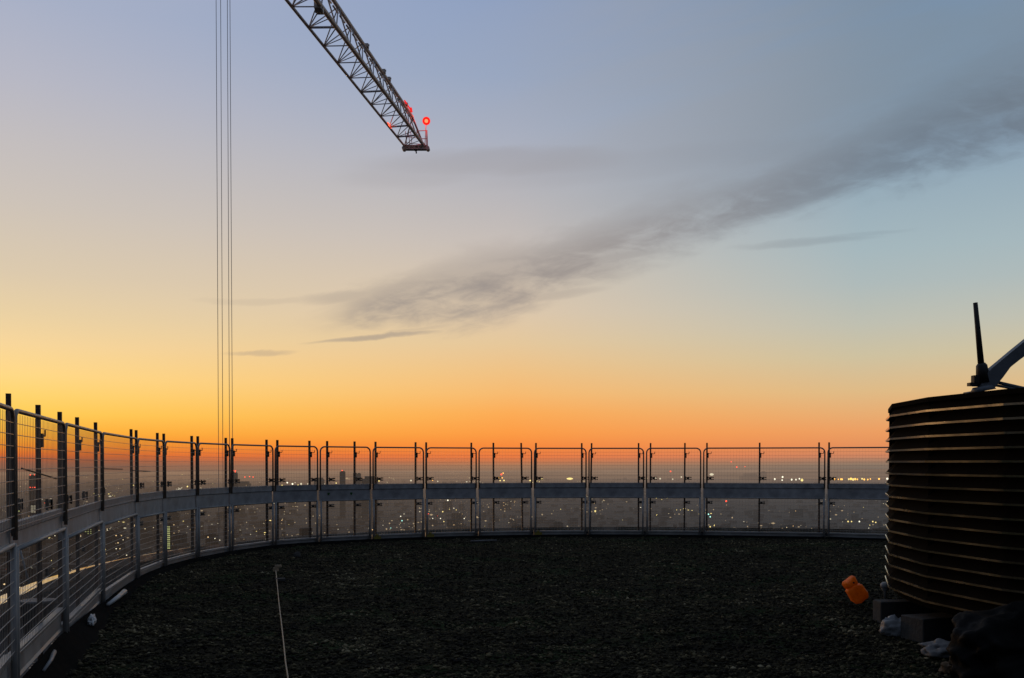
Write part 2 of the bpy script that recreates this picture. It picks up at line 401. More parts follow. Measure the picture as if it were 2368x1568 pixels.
gs = bpy.data.materials.new('gravel_stone'); gs.use_nodes = True; t = NT(gs.node_tree); p = t.n['Principled BSDF']
at_ = t.new('ShaderNodeAttribute', attribute_name='tone')
t.put(p.inputs['Base Color'], t.ramp(at_.outputs['Fac'], [(0., (.003, .0028, .002)), (.38, (.019, .0168, .0085)), (.64, (.078, .066, .034)), (.88, (.165, .139, .074)), (1., (.30, .26, .16))]))
p.inputs['Roughness'].default_value = .9; p.inputs['Specular IOR Level'].default_value = .15
def stones():
    poly = [(lambda q: q[0] - q[2] * (.10 + (.05 if q[0].y < 10 else .03) + .05 * mnoise.noise((i * .5, 7, 0)) if q[0].x < 0 else .12))(on(ARC[-1] * i / 200)) for i in range(200)]
    px = np.array([q.x for q in poly]); py = np.array([q.y for q in poly])
    N = 105000
    D = 5.2 + (24. - 5.2) * rng.random(N * 2) ** 1.25
    u_ = (rng.random(N * 2) - .5) * 1.12
    xs, ys = u_ * D, D
    ins = np.zeros(len(xs), bool); j = len(px) - 1
    for i in range(len(px)):
        cnd = (py[i] > ys) != (py[j] > ys)
        with np.errstate(divide='ignore', invalid='ignore'):
            xi = (px[j] - px[i]) * (ys - py[i]) / (py[j] - py[i]) + px[i]
        ins ^= cnd & (xs < xi); j = i
    xs, ys = xs[ins][:N], ys[ins][:N]; N = len(xs)
    base = np.array([(1, 0, 0), (0, 1, 0), (-1, 0, 0), (0, -1, 0), (0, 0, 1), (0, 0, -1)], float)
    fc = np.array([(0, 1, 4), (1, 2, 4), (2, 3, 4), (3, 0, 4), (1, 0, 5), (2, 1, 5), (3, 2, 5), (0, 3, 5)])
    sz = .008 + .019 * rng.random(N) ** 2.4
    sc = rng.uniform(.6, 1.4, (N, 1, 3)); sc[:, :, 2] *= .55
    a = rng.random(N) * 6.28; ca, sa = np.cos(a), np.sin(a)
    V = base[None] * sc * sz[:, None, None] + rng.normal(0, .13, (N, 6, 3)) * sz[:, None, None]
    Rm = np.zeros((N, 3, 3)); Rm[:, 0, 0] = ca; Rm[:, 0, 1] = -sa; Rm[:, 1, 0] = sa; Rm[:, 1, 1] = ca; Rm[:, 2, 2] = 1
    V = np.einsum('nij,nkj->nki', Rm, V)
    zz = np.array([.022 * mnoise.fractal((x * 2.3, y * 2.3, 0), 1., 2., 4) + .012 * mnoise.noise((x * 9, y * 9, 3)) for x, y in zip(xs, ys)]) - .02
    V += np.stack([xs, ys, zz + sz * .3], 1)[:, None, :]
    Fc = fc[None] + (np.arange(N) * 6)[:, None, None]
    me = bpy.data.meshes.new('gravel'); me.vertices.add(N * 6); me.vertices.foreach_set('co', V.ravel())
    me.loops.add(N * 24); me.loops.foreach_set('vertex_index', Fc.ravel())
    me.polygons.add(N * 8); me.polygons.foreach_set('loop_start', np.arange(N * 8) * 3)
    me.update(calc_edges=True)
    cl = np.array([mnoise.noise((x * .7, y * .7, 9)) + 1.3 * mnoise.fractal((x * 3.2, y * 4.5, 4), 1., 2., 3) for x, y in zip(xs, ys)])
    tone = np.clip(rng.random(N) * .66 + .06 + .34 * cl + (rng.random(N) > .985) * .3, 0, 1)
    at__ = me.attributes.new('tone', 'FLOAT', 'POINT'); at__.data.foreach_set('value', np.repeat(tone, 6))
    me.materials.append(gs); return me
tag(link('gravel', stones()), kind='stuff', label='dark loose gravel covering the flat roof', cat='gravel')

m = MB(); NS_ = 300
for i in range(NS_):
    p_, tn, o = on(ARC[-1] * i / NS_); kz_ = float(np.interp(p_.y, [8.6, 11.8], [.165, .03])) if p_.x < 0 else .03; wd_ = .10 + kz_ * .35 + .04 * mnoise.noise((i * .35, 2, 0)) if p_.x < 0 else .10 + .04 * mnoise.noise((i * .35, 2, 0))
    for off, z in ((-wd_ - .06, -.03), (-wd_, .02), (.0, kz_)): q = p_ + o * off; m.v.append((q.x, q.y, z))
for i in range(NS_):
    j = (i + 1) % NS_
    for e in range(2): m.f.append((i * 3 + e, j * 3 + e, j * 3 + e + 1, i * 3 + e + 1))
tag(m.build('roof_edge_strip', MATS['strip_membrane']), kind='structure')
# ------------------------------------------------------------------ building edge beyond the fence
RIM = dense([(3., -8.), (-2., -6.5), (-4.2, -2.), (-4.9, 3.), (-5.8, 8.5)] +
            [tuple(g2(x, y, -.2)) for x, y in [(0, 1396), (120, 1340), (240, 1302), (350, 1280), (470, 1262), (643, 1244), (817, 1232), (1017, 1224), (1233, 1219.5), (1500, 1218), (1751, 1221), (2042, 1225)]] +
            [(14., 25.), (18., 20.), (20., 13.), (19.5, 5.), (16., -3.), (10., -7.5), (3., -8.)], 16)
def strip(prof, mname, name, parent=None):
    N = len(RIM) - 1; m = MB(); k = len(prof)
    for i in range(N):
        a, b = RIM[(i - 1) % N], RIM[(i + 1) % N]; tn = (b - a).normalized(); o = Vector((-tn.y, tn.x))
        wf = float(np.interp(RIM[i].y, [11., 19.], [1., .25])) if RIM[i].x < 0 else .18
        for off, z in prof: q = RIM[i] + o * (off * wf if 0 < off else off); m.v.append((q.x, q.y, z))
    for i in range(N):
        j = (i + 1) % N
        for e in range(k - 1): m.f.append((i * k + e, j * k + e, j * k + e + 1, i * k + e + 1))
    return m.build(name, MATS[mname], parent)
par = thing('parapet', 'low dark roof parapet with bright metal capping beyond the mesh fence', 'parapet', (0, 0, 0))
strip([(0, -.62), (0, -.26), (.42, -.26), (.42, -8.)], 'facade', 'wall', par)
strip([(-.03, -.33), (-.03, -.2), (.36, -.215), (.36, -.33)], 'coping_metal', 'coping', par)
gut = MB()
NF = 300
inn = [on(ARC[-1] * i / NF) for i in range(NF)]
NR = len(RIM) - 1
RA = [0.]
for a, b in zip(RIM, RIM[1:]): RA.append(RA[-1] + (b - a).length)
for i in range(NF):
    p_, tn, o = inn[i]; gut.v.append((p_.x + o.x * .1, p_.y + o.y * .1, -.6))
for i in range(NF):
    p_ = inn[i][0]; j = min(range(NR), key=lambda q: (RIM[q] - (p_ + inn[i][2] * 3)).length); gut.v.append((RIM[j].x, RIM[j].y, -.6))
for i in range(NF): j = (i + 1) % NF; gut.f.append((i, j, NF + j, NF + i))
tag(gut.build('roof_gutter', MATS['dark_membrane']), kind='structure')

# ------------------------------------------------------------------ fence
JOINTS = [32, 150, 236, 317, 380, 456, 533, 633, 737, 859, 982, 1104, 1232, 1358, 1491, 1623, 1910, 2170, 2320]
JS = [s_at(x) for x in JOINTS]
JS = [JS[0] - 2.5, JS[0] - 1.25] + JS
def frame_mb(Lw, z0, z1, r, rc):
    m = MB(); pts = [Vector((r, 0, z0))]
    for k in range(7):
        a = math.pi - k * math.pi / 12; pts.append(Vector((r + rc + rc * math.cos(a), 0, z1 - rc + rc * math.sin(a))))
    for k in range(7):
        a = math.pi / 2 - k * math.pi / 12; pts.append(Vector((Lw - r - rc + rc * math.cos(a), 0, z1 - rc + rc * math.sin(a))))
    pts.append(Vector((Lw - r, 0, z0))); m.tube(pts, r, 8); return m
def mesh_mb(Lw, z0, z1, dz=.075, dx=.062, rh=.003, rv=.0021):
    m = MB(); n = int((z1 - z0) / dz)
    for k in range(1, n + 1):
        z = z1 - k * dz; m.tube([(.02, -.006, z), (Lw / 2, -.006 + .004 * random.uniform(-1, 1), z + random.uniform(-.003, .003)), (Lw - .02, -.006, z)], rh, 5, False)
    q = int((Lw - .06) / dx)
    for k in range(1, q):
        x = .02 + k * (Lw - .04) / q; m.tube([(x, .004, z0), (x, .004, z1 - .01)], rv, 4, False)
    return m
def fold_board(Lw, z0, z1, lip, dep, y=.03):
    # pressed sheet: folded top lip standing proud, shallow groove under it
    prof = [(y + .03, z1), (y - dep, z1), (y - dep, z1 - lip), (y, z1 - lip - .012), (y, z0 + .02), (y - .012, z0), (y + .03, z0)]
    m = MB(); k = len(prof)
    for x in (.006, Lw - .006):
        for a, b in prof: m.v.append((x, a, b))
    for e in range(k): m.f.append((e, (e + 1) % k, k + (e + 1) % k, k + e))
    m.f += [tuple(range(k)), tuple(range(k, 2 * k))[::-1]]
    return m
nP = len(JS) - 1; first = 1
for i in range(nP):
    a, _, _ = on(JS[i]); b, _, _ = on(JS[i + 1]); d_ = b - a; Lw = d_.length - .035; rz = math.atan2(d_.y, d_.x)
    loc = (a.x + d_.x * .0175 / d_.length, a.y + d_.y * .0175 / d_.length, 0)
    k = i - 1
    zb_ = {0: 1.07, -1: 1.07, 1: 1.03, 2: .94, 3: .90}.get(k, .845); zt_ = {0: 1.245, -1: 1.245, 1: 1.215}.get(k, 1.18); t0_ = {0: .17, -1: .17, 1: .165, 2: .05}.get(k, 0.); th_ = t0_ + {0: .20, -1: .20, 1: .19, 2: .15, 3: .13}.get(k, .118)
    if k < 1: where = 'nearest one at the left edge of the photo' if k == 0 else 'at the left, just outside the frame'
    elif k == 16: where = 'double width one just left of the drum'
    elif k >= 17: where = 'running in behind the left side of the drum' if k == 17 else 'wholly hidden behind the drum'
    else: where = ordw(k) + ' full panel from the left'
    if k == 17: where = 'running in behind the left side of the drum'
    up = thing('mesh_barrier', 'upper mesh barrier with pale board, ' + where, 'barrier', (loc[0], loc[1], 0), rz, 'upper mesh barriers of the roof fence')
    frame_mb(Lw, zt_ - .11, 1.95, .016, .10).build('frame', MATS['galvanised'], up, True)
    mesh_mb(Lw, zt_ - .06, 1.94, rh=.0028 if k < 5 else .0019, rv=.0018 if k < 5 else .0010).build('mesh', MATS['wire'], up)
    bd = fold_board(Lw, zb_, zt_, (zt_ - zb_) * .30, .018).build('toe_board', MATS['board_paint'], up)
    if k == 9:
        for x in (.18, .62): MB().box((x * Lw, .0255, 1.02 - .02), (.05, .006, .03)).box((x * Lw, .0255, .985), (.026, .006, .04)).build('green_tape', MATS['green_tape'], bd)
    lo = thing('mesh_barrier', 'lower mesh barrier with toe board, ' + where, 'barrier', (loc[0], loc[1], 0), rz, 'lower mesh barriers of the roof fence')
    lo.location.z = 0
    m = MB()
    for x in (.03, Lw - .03): m.tube([(x, 0, 0.0), (x, 0, zb_ + .02)], .021, 8)
    m.tube([(.03, 0, zb_ + .01), (Lw - .03, 0, zb_ + .01)], .016, 8)
    m.build('frame', MATS['white_tube'], lo, True)
    mesh_mb(Lw, th_ - .03, zb_, rh=.003 if k < 6 else .002, rv=.0018 if k < 6 else .0011).build('mesh', MATS['wire'], lo)
    fold_board(Lw, t0_, th_, .03, .02, .035).build('toe_board', MATS['toe_paint'], lo)
    if k in (10, 11, 13): MB().box((.10, .0, .04), (.16, .06, .08)).box((.10, -.01, .1), (.05, .04, .05)).build('yellow_foot', MATS['yellow_plastic'], lo)
# posts
PX = [21, 90, 138, 178, 222, 304, 316, 364, 380, 444, 457, 521, 538, 617, 641, 716, 756, 819, 868, 960, 985, 1089, 1141, 1208, 1238, 1345, 1364, 1476, 1503, 1582, 1634, 1755, 1894, 1917]
m = MB(); m.box((0, 0, 1.04), (.035, .035, 2.08)); post_me = m.mesh('tube', MATS['post_steel'])
m = MB(); m.box((0, 0, .004), (.15, .15, .008))
for sx_ in (-1, 1):
    for sy_ in (-1, 1): m.tube([(sx_ * .055, sy_ * .055, .008), (sx_ * .055, sy_ * .055, .03)], .009, 6)
base_me = m.mesh('base_plate', MATS['galvanised'])
def clamp_mesh():
    m = MB()
    for z in (1.268, 1.312):
        m.box((.065, -.055, z), (.17, .024, .014)); m.box((.135, -.055, z), (.016, .045, .024)); m.tube([(.02, -.055, z - .022), (.02, -.055, z + .022)], .012, 6)
    m.box((.065, -.05, 1.29), (.045, .024, .05)); m.tube([(.09, -.08, 1.25), (.09, -.08, 1.33)], .008, 6)
    return m.mesh('clamp', MATS['black_iron'])
clamp_me = clamp_mesh()
m = MB(); m.box((.05, -.055, .775), (.15, .028, .017)); m.box((.05, -.055, .735), (.15, .028, .017)); m.box((.045, -.052, .755), (.05, .028, .055)); m.tube([(.1, -.055, .72), (.1, -.055, .79)], .009, 6)
clamp2_me = m.mesh('lower_clamp', MATS['black_iron'])
m = MB(); m.tube([(.0, -.03, 1.84), (.085, -.035, 1.835), (.09, -.035, 1.84), (.094, -.035, 1.885)], .0065, 6); m.box((.028, -.02, 1.80), (.02, .03, .11))
hook_me = m.mesh('hook', MATS['black_iron'])
for i, x in enumerate(PX):
    p_, tn, o = on(s_at(x))
    q = p_ + o * .075
    # keep the measured column after stepping outward
    k_ = (x - CX) / F; q = q + tn * ((k_ * q.y - q.x) / (tn.x - k_ * tn.y))
    r_ = thing('fence_post', 'dark square steel post, %s from the left along the roof fence' % ordw(i + 1), 'post', (q.x, q.y, 0), math.atan2(tn.y, tn.x), 'posts of the roof fence')
    r_.scale.z = min(1.06, (1.6 + float(np.interp(q.y, [6., 10., 14.], [.435, .44, .468])) * q.y / p_.y) / 2.08)
    lean = -.016 if x == 1208 else (.016 if x == 1364 else random.uniform(-.005, .005))
    r_.rotation_euler = (random.uniform(-.003, .003), lean, math.atan2(tn.y, tn.x))
    link('tube', post_me, r_); link('base_plate', base_me, r_); link('clamp', clamp_me, r_); link('lower_clamp', clamp2_me, r_); link('hook', hook_me, r_)
# loose retaining rods leaning on the mesh
for i, (x0, y0, x1, y1) in enumerate([(50, 1083, 131, 1107), (238, 1084, 283, 1085), (307, 1088, 348, 1090)]):
    pa, _, oa = on(s_at(x0)); pb, _, ob = on(s_at(x1))
    A = at(x0, y0, pa.y - .03); B = at(x1, y1, pb.y - .03)
    tag(MB().tube([A, B], .006, 6).build('locking_rod', MATS['black_iron']), 'thin dark rod wedged in the upper mesh, ' + ['steepest, at the far left', 'level one beside the fifth post', 'short one beside the sixth and seventh posts'][i], 'rod', 'rods in the mesh')

# ------------------------------------------------------------------ louvred drum on the right
DC, DR, NS, A0 = Vector((7.55, 9.4)), 3.9, 24, R(184.4)
drum = thing('roof_plant_drum', 'big round plant enclosure of stacked dark louvres at the right edge', 'enclosure', (DC.x, DC.y, 0))
zb, zt, NL = .37, 2.18, 16; dz = (zt - zb) / NL
def ringprof(prof, name, mname, parent, closed=True):
    m = MB(); k = len(prof)
    for j in range(NS):
        a = A0 + 2 * math.pi * j / NS
        for r_, z in prof: m.v.append((r_ * math.cos(a), r_ * math.sin(a), z))
    for j in range(NS):
        j2 = (j + 1) % NS
        for e in range(k if closed else k - 1): m.f.append((j * k + e, j2 * k + e, j2 * k + (e + 1) % k, j * k + (e + 1) % k))
    return m.build(name, MATS[mname], parent)
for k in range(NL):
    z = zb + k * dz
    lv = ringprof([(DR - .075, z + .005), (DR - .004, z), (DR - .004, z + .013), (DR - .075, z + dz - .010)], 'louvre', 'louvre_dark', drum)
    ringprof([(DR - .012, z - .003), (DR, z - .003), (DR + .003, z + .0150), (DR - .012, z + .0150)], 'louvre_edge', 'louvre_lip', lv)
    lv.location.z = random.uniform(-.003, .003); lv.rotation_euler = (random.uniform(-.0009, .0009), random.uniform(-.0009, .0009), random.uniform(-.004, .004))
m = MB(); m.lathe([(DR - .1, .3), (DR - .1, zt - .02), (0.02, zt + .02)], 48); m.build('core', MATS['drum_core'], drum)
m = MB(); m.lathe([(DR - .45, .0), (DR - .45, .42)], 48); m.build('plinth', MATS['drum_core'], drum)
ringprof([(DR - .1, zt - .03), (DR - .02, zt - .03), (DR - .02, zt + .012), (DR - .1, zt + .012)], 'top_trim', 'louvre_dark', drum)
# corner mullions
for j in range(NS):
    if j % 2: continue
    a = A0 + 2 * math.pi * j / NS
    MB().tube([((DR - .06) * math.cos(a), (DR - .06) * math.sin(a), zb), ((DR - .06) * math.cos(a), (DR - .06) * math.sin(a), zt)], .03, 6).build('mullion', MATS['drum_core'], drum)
# davit standing on the drum
B0 = at(2272, 905, 8.6)
dv = thing('davit', 'dark davit with upright leaning pole and curved grey arm on top of the louvred drum', 'davit', (B0.x, B0.y, zt + .01))
dz0 = zt + .01
def rel(px, py, D=8.6): return at(px, py, D) - Vector((B0.x, B0.y, dz0))
MB().box((0, .08, .01), (.18, .18, .02)).tube([(0, 0, .02), rel(2270, 893)], .105, 10, True, .075).build('base', MATS['hoist_grey'], dv, True)
m = MB(); m.tube([rel(2273, 885), rel(2269, 845), rel(2268, 840)], .058, 8, True, .03); m.tube([rel(2268, 845), rel(2254.5, 700)], .026, 8, True, .018); m.build('pole', MATS['hoist_dark'], dv, True)
arm = [((2262, 893), (2293, 899)), ((2271, 872), (2303, 886)), ((2288, 852), (2314, 872)), ((2310, 834), (2330, 850)), ((2336, 812), (2350, 834)), ((2367, 787), (2372, 818)), ((2420, 745), (2424, 778)), ((2520, 668), (2524, 705))]
m = MB(); n_ = len(arm)
for a_, b_ in arm:
    A, B = rel(*a_), rel(*b_)
    for s_ in (-.045, .045):
        for q in (A, B): m.v.append((q.x, q.y + s_, q.z))
for i in range(n_ - 1):
    a, b = i * 4, (i + 1) * 4
    for e0, e1 in ((0, 1), (1, 3), (3, 2), (2, 0)): m.f.append((a + e0, a + e1, b + e1, b + e0))
m.f += [(0, 1, 3, 2), ((n_ - 1) * 4, (n_ - 1) * 4 + 2, (n_ - 1) * 4 + 3, (n_ - 1) * 4 + 1)]
m.build('arm', MATS['hoist_grey'], dv)
m = MB(); m.tube([rel(2296, 882), rel(2362, 897), rel(2440, 912)], .014, 8); m.tube([rel(2296, 890), rel(2345, 899), rel(2400, 908)], .011, 8); m.build('stay', MATS['hoist_grey'], dv, True)
m = MB(); A = rel(2247, 889); m.box(A, (.06, .06, .028)); m.tube([A, rel(2264, 889)], .018, 6); m.box(rel(2255, 878), (.05, .06, .07)); m.build('bracket', MATS['hoist_dark'], dv)

# ------------------------------------------------------------------ bits on the gravel
def blob(seed, size, amp, sub=3, freq=2.2, flat=True):
    import bmesh
    bm = bmesh.new(); bmesh.ops.create_icosphere(bm, subdivisions=sub, radius=1.)
    for v in bm.verts:
        n = mnoise.fractal(v.co * freq + Vector((seed, seed * 1.7, 0)), 1., 2., 4)
        rd = 1 - abs(mnoise.noise(v.co * freq * 1.8 + Vector((0, seed, 5))))
        q = v.co * (1 + amp * n + amp * .5 * rd)
        v.co = Vector((q.x * size[0], q.y * size[1], max(q.z, -.55 if flat else -9) * size[2]))
    lo_ = min(v.co.z for v in bm.verts)
    m = MB(); m.v = [(v.co.x, v.co.y, v.co.z - lo_) for v in bm.verts]; m.f = [tuple(v.index for v in f.verts) for f in bm.faces]
    bm.free(); return m
def block(px, py, dims, rz, label, grp):
    p_ = ground(px, py); m = MB()
    x, y, z = dims; c_ = .008
    prof = [(-x / 2 + c_, -y / 2), (x / 2 - c_, -y / 2), (x / 2, -y / 2 + c_), (x / 2, y / 2 - c_), (x / 2 - c_, y / 2), (-x / 2 + c_, y / 2), (-x / 2, y / 2 - c_), (-x / 2, -y / 2 + c_)]
    for zz, ins in ((-.02, 0), (z - c_, 0), (z, c_)):
        for a, b in prof: m.v.append((a * (1 - ins / x * 2) + x / 2, b * (1 - ins / y * 2) + y / 2, zz))
    for e in range(2):
        for j in range(8): m.f.append((e * 8 + j, e * 8 + (j + 1) % 8, (e + 1) * 8 + (j + 1) % 8, (e + 1) * 8 + j))
    m.f += [tuple(range(8))[::-1], tuple(range(16, 24))]
    o = m.build('concrete_block', MATS['concrete'], None, False, p_, (0, 0, rz)); return tag(o, label, 'block', grp)
block(2036, 1437, (1.1, .20, .20), R(4), 'grey concrete block under the drum, the farther of the two, behind the white bag', 'concrete blocks under the drum')
block(2134, 1483, (1.1, .30, .20), R(20), 'grey concrete block under the drum, the nearer of the two, beside the black sack', 'concrete blocks under the drum')
# orange canister tipped over
p_ = ground(1992, 1396)
cn = thing('canister', 'orange plastic canister lying tipped over on the gravel left of the drum', 'canister', (p_.x, p_.y, .05))
cn.rotation_euler = (0, R(52), R(8))
def rbox(prof, pw):
    m = MB(); n = 20
    for z, hx, hy, ox in prof:
        for k in range(n):
            a = 2 * math.pi * k / n; cx, cy = math.cos(a), math.sin(a)
            m.v.append((ox + hx * math.copysign(abs(cx) ** pw, cx), hy * math.copysign(abs(cy) ** pw, cy), z))
    q = len(prof)
    for i in range(q - 1):
        for k in range(n): m.f.append((i * n + k, i * n + (k + 1) % n, (i + 1) * n + (k + 1) % n, (i + 1) * n + k))
    m.f += [tuple(range(n))[::-1], tuple((q - 1) * n + k for k in range(n))]; return m
# axis: local -x leads up and to the left
m = rbox([(0, .06, .06, 0), (.012, .085, .08, 0), (.05, .095, .09, 0), (.15, .095, .09, 0), (.185, .08, .075, -.01), (.20, .06, .055, -.015)], .5)
m.v = [(-z + .026 * mnoise.noise((x * 22, y * 22, z * 22)), y + .034 * mnoise.noise((x * 17, z * 17, 3)), x + .034 * mnoise.noise((z * 19, y * 19, 8))) for x, y, z in m.v]
m.build('body', MATS['orange_plastic_glow'], cn, True)
m = rbox([(.195, .05, .045, 0), (.21, .072, .06, 0), (.27, .075, .062, .01), (.285, .06, .05, .01)], .45)
m.v = [(-z + .026 * mnoise.noise((x * 22, y * 22, z * 22)), y + .034 * mnoise.noise((x * 17, z * 17, 3)), x + .034 * mnoise.noise((z * 19, y * 19, 8))) for x, y, z in m.v]
m.build('neck', MATS['orange_plastic_glow'], cn, True)
MB().tube([(-.235, -.058, .015), (-.235, -.07, .015)], .016, 10).build('cap', MATS['black_iron'], cn)
# white pipe valve behind the far block
p_ = at(2046, 1386, 10.75)
vl = thing('pipe_valve', 'small white pipe outlet with a cap standing on the farther concrete block', 'valve', (p_.x, p_.y, .19))
MB().lathe([(.016, 0), (.016, .07), (.03, .085), (.045, .11)], 14).build('pipe', MATS['white_plastic'], vl, True)
MB().lathe([(.05, .11), (.05, .15), (.03, .17), (.005, .172)], 14).build('cap', MATS['white_plastic'], vl, True)
p_ = ground(2068, 1466); o = blob(3, (.11, .09, .10), .35, 4).build('plastic_bag', MATS['white_plastic'], None, True, (p_.x, p_.y, -.01)); tag(o, 'crumpled whitish plastic bag on the gravel between the two concrete blocks', 'bag')
p_ = ground(2190, 1512); o = blob(8, (.17, .15, .07), .5, 4).build('plastic_sheet', MATS['grey_sheet'], None, True, (p_.x, p_.y, -.01)); tag(o, 'crumpled grey plastic sheet on the gravel in front of the nearer block', 'sheet')
p_ = ground(2330, 1560); o = blob(5, (.60, .42, .34), .26, 5, 1.6).build('rubble_sack', MATS['black_bag'], None, True, (p_.x + .17, p_.y + .1, -.04), (0, 0, .4)); tag(o, 'big slumped black rubble sack at the lower right corner below the drum', 'sack')
A = ground(2262, 1552); o = MB().box((.25, 0, .02), (.5, .09, .035)).build('timber_plank', MATS['timber'], None, False, (A.x, A.y - .12, .0), (0, 0, R(-14))); tag(o, 'short tan timber offcut in the gravel at the foot of the black sack', 'plank')
p_ = ground(2205, 1552); o = blob(13, (.09, .06, .05), .4).build('timber_scrap', MATS['timber'], None, False, (p_.x, p_.y, -.01)); tag(o, 'small broken brown scrap beside the tan timber offcut', 'scrap')
# pale scraps along the left fence
def stick(px0, py0, px1, py1, r_, name, m_, label, cat, r2=None, grp=None):
    zz = .11 if px0 < 130 else (.035 if px0 < 400 else 0.); A, B = ground(px0, py0, zz), ground(px1, py1, zz); A.z = B.z = r_ * .8 + zz
    M_ = MB(); M_.tube([A, A.lerp(B, .5) + Vector((.01, .01, .004)), B], r_, 10, True, r2)
    o = M_.build(name, MATS[m_], None, True); return tag(o, label, cat, grp)
stick(250, 1401, 288, 1371, .020, 'plastic_roll', 'scrap_white', 'white plastic roll by the left toe board, thickest of the pale scraps there', 'roll', .032)
A = ground(291, 1370); 
p_ = ground(213, 1440, .06); o = blob(21, (.03, .14, .05), .5, 4).build('plastic_scrap', MATS['scrap_white'], None, True, (p_.x, p_.y, .05), (0, 0, .3)); tag(o, 'small crumpled white plastic scrap by the toe board between the roll and the thin pipe', 'scrap')
stick(101, 1553, 125, 1510, .011, 'plastic_pipe', 'white_plastic', 'thin pale pipe lying by the toe board at the lower left', 'pipe', .02)
stick(1088, 1253, 1148, 1251, .016, 'batten', 'grey_sheet', 'thin pale batten lying flat on the gravel near the middle of the far fence', 'batten')
p_ = ground(687, 1287); o = blob(31, (.06, .05, .06), .3, 2).build('white_stone', MATS['concrete'], None, False, (p_.x, p_.y, -.01)); tag(o, 'small pale lump on the gravel beyond the cord, near the left part of the fence', 'stone')
# cord with end clip
pts = [ground(637.5, 1322)] + [ground(x, y) for x, y in ((641, 1360), (646, 1405), (651, 1450), (656, 1500), (661, 1540), (665, 1570), (672, 1640), (680, 1760))]
pts = [Vector((q.x + .002 * math.sin(i * 2.1), q.y, .022)) for i, q in enumerate(pts)]
cd = thing('conductor_cord', 'thin tan cord running straight over the gravel towards the viewer, ending in a clip', 'cord', (pts[0].x, pts[0].y, 0))
c0 = Vector((pts[0].x, pts[0].y, 0))
m = MB(); dn = dense([tuple(q - c0) for q in pts], 6); m.tube(dn, .0062, 6); m.build('cord', MATS['cord'], cd, True)
MB().box((0, .0, .035), (.07, .05, .05)).tube([(0, 0, .0), (0, 0, .10)], .014, 8).box((.035, .01, .085), (.09, .04, .03)).build('clip', MATS['cord'], cd)
p_ = ground(648, 1342); o = MB().box((0, 0, .015), (.13, .09, .03)).build('clip_plate', MATS['concrete'], cd, False, (p_.x - c0.x, p_.y - c0.y, 0), (0, 0, .3))

# clutter on the ledge outside the left fence
p_ = ground(88, 1470, -.6); o = MB().lathe([(.16, 0), (.2, .42), (.22, .43), (.22, .46), (.2, .46)], 18).build('bucket', MATS['grey_sheet'], None, True, (p_.x, p_.y, -.6)); tag(o, 'grey bucket on the ledge outside the left fence, seen through the lower mesh', 'bucket')
A = ground(98, 1365, -.6); tag(MB().tube([(A.x - .25, A.y + .1, -.59), (A.x - .55, A.y + .2, .35)], .02, 8).build('leaning_pole', MATS['white_tube'], None, True), 'thin pale pole leaning on the ledge outside the left fence', 'pole')

# ------------------------------------------------------------------ tower crane jib
def ch(p0, p1):
    D0, D1 = 50., 80.
    a = at(p0[0], p0[1], D0); b = at(p1[0], p1[1], D1)
    return lambda s: a.lerp(b, s)
Lc, Rc = ch((662, 0), (935, 338)), ch((731, 0), (978, 334))
Tc = ch((719, -76), (965, 288))
jb0 = Lc(0)
jib = thing('crane_jib', 'lattice tower crane jib reaching in from the top left, red lamp at its tip', 'crane jib', tuple(jb0))
S0 = -.40; rl = lambda v: v - jb0
for fn, r0, nm, lim in ((Lc, .085, 'chord', 1.), (Rc, .130, 'chord', 1.), (Tc, .115, 'chord', .925)):
    MB().tube([rl(fn(S0 + (lim - S0) * i / 10)) for i in range(11)], r0, 8).build(nm, MATS['crane_chord'], jib, True)
st = .097; nodes = [1 - .0 - st * k for k in range(15)]
m1 = MB(); m2 = MB(); m3 = MB()
for i, s in enumerate(nodes):
    if s < S0: break
    thick = .066 if i in (1, 2, 5, 9) else .034
    m1.tube([rl(Lc(s)), rl(Rc(s))], thick, 6)
    s2 = s - st
    if s2 > S0:
        m1.tube([rl(Lc(s)), rl(Rc(s2))], .031, 6); m1.tube([rl(Lc(s)), rl(Rc(s - st * .45))], .026, 5)
        for q in (s - st / 2, s + st / 2):
            if S0 < q < .93:
                m2.tube([rl(Lc(s)), rl(Tc(q))], .032, 6); m3.tube([rl(Rc(s)), rl(Tc(q))], .040, 6)
m1.build('bottom_lattice', MATS['crane_paint'], jib, True); m2.build('side_lattice', MATS['crane_paint'], jib, True); m3.build('side_lattice', MATS['crane_paint'], jib, True)
MB().tube([rl(Tc(.925)), rl(Rc(1.))], .075, 6).tube([rl(Tc(.925)), rl(Lc(1.))], .05, 6).build('end_strut', MATS['crane_paint'], jib)
# walkway strip and pendant bar between right chord and top chord
m = MB()
for k in range(28):
    s = S0 + (.9 - S0) * k / 27; a = rl(Rc(s).lerp(Tc(s), .72)); b_ = rl(Rc(min(.92, s + .035)).lerp(Tc(min(.92, s + .035)), .72)); m.tube([a, b_], .05, 6)
m.build('pendant_bar', MATS['crane_chord'], jib, True)
for s in (.394, .56, .616, .82):
    m = MB(); m.box(rl(Tc(s) + Vector((.10, 0, .08))), (.20, .36, .20)); m.tube([rl(Tc(s) + Vector((.02, 0, .13))), rl(Tc(s) + Vector((.24, 0, .13)))], .06, 8); m.build('pendant_lug', MATS['crane_chord'], jib)
MB().box(rl(Rc(.03) + Vector((-.12, 0, -.05))), (.34, .8, .34)).tube([rl(Rc(.03) + Vector((-.3, 0, -.15))), rl(Rc(.03) + Vector((.1, 0, -.15)))], .16, 10).build('trolley_winch', MATS['crane_chord'], jib)
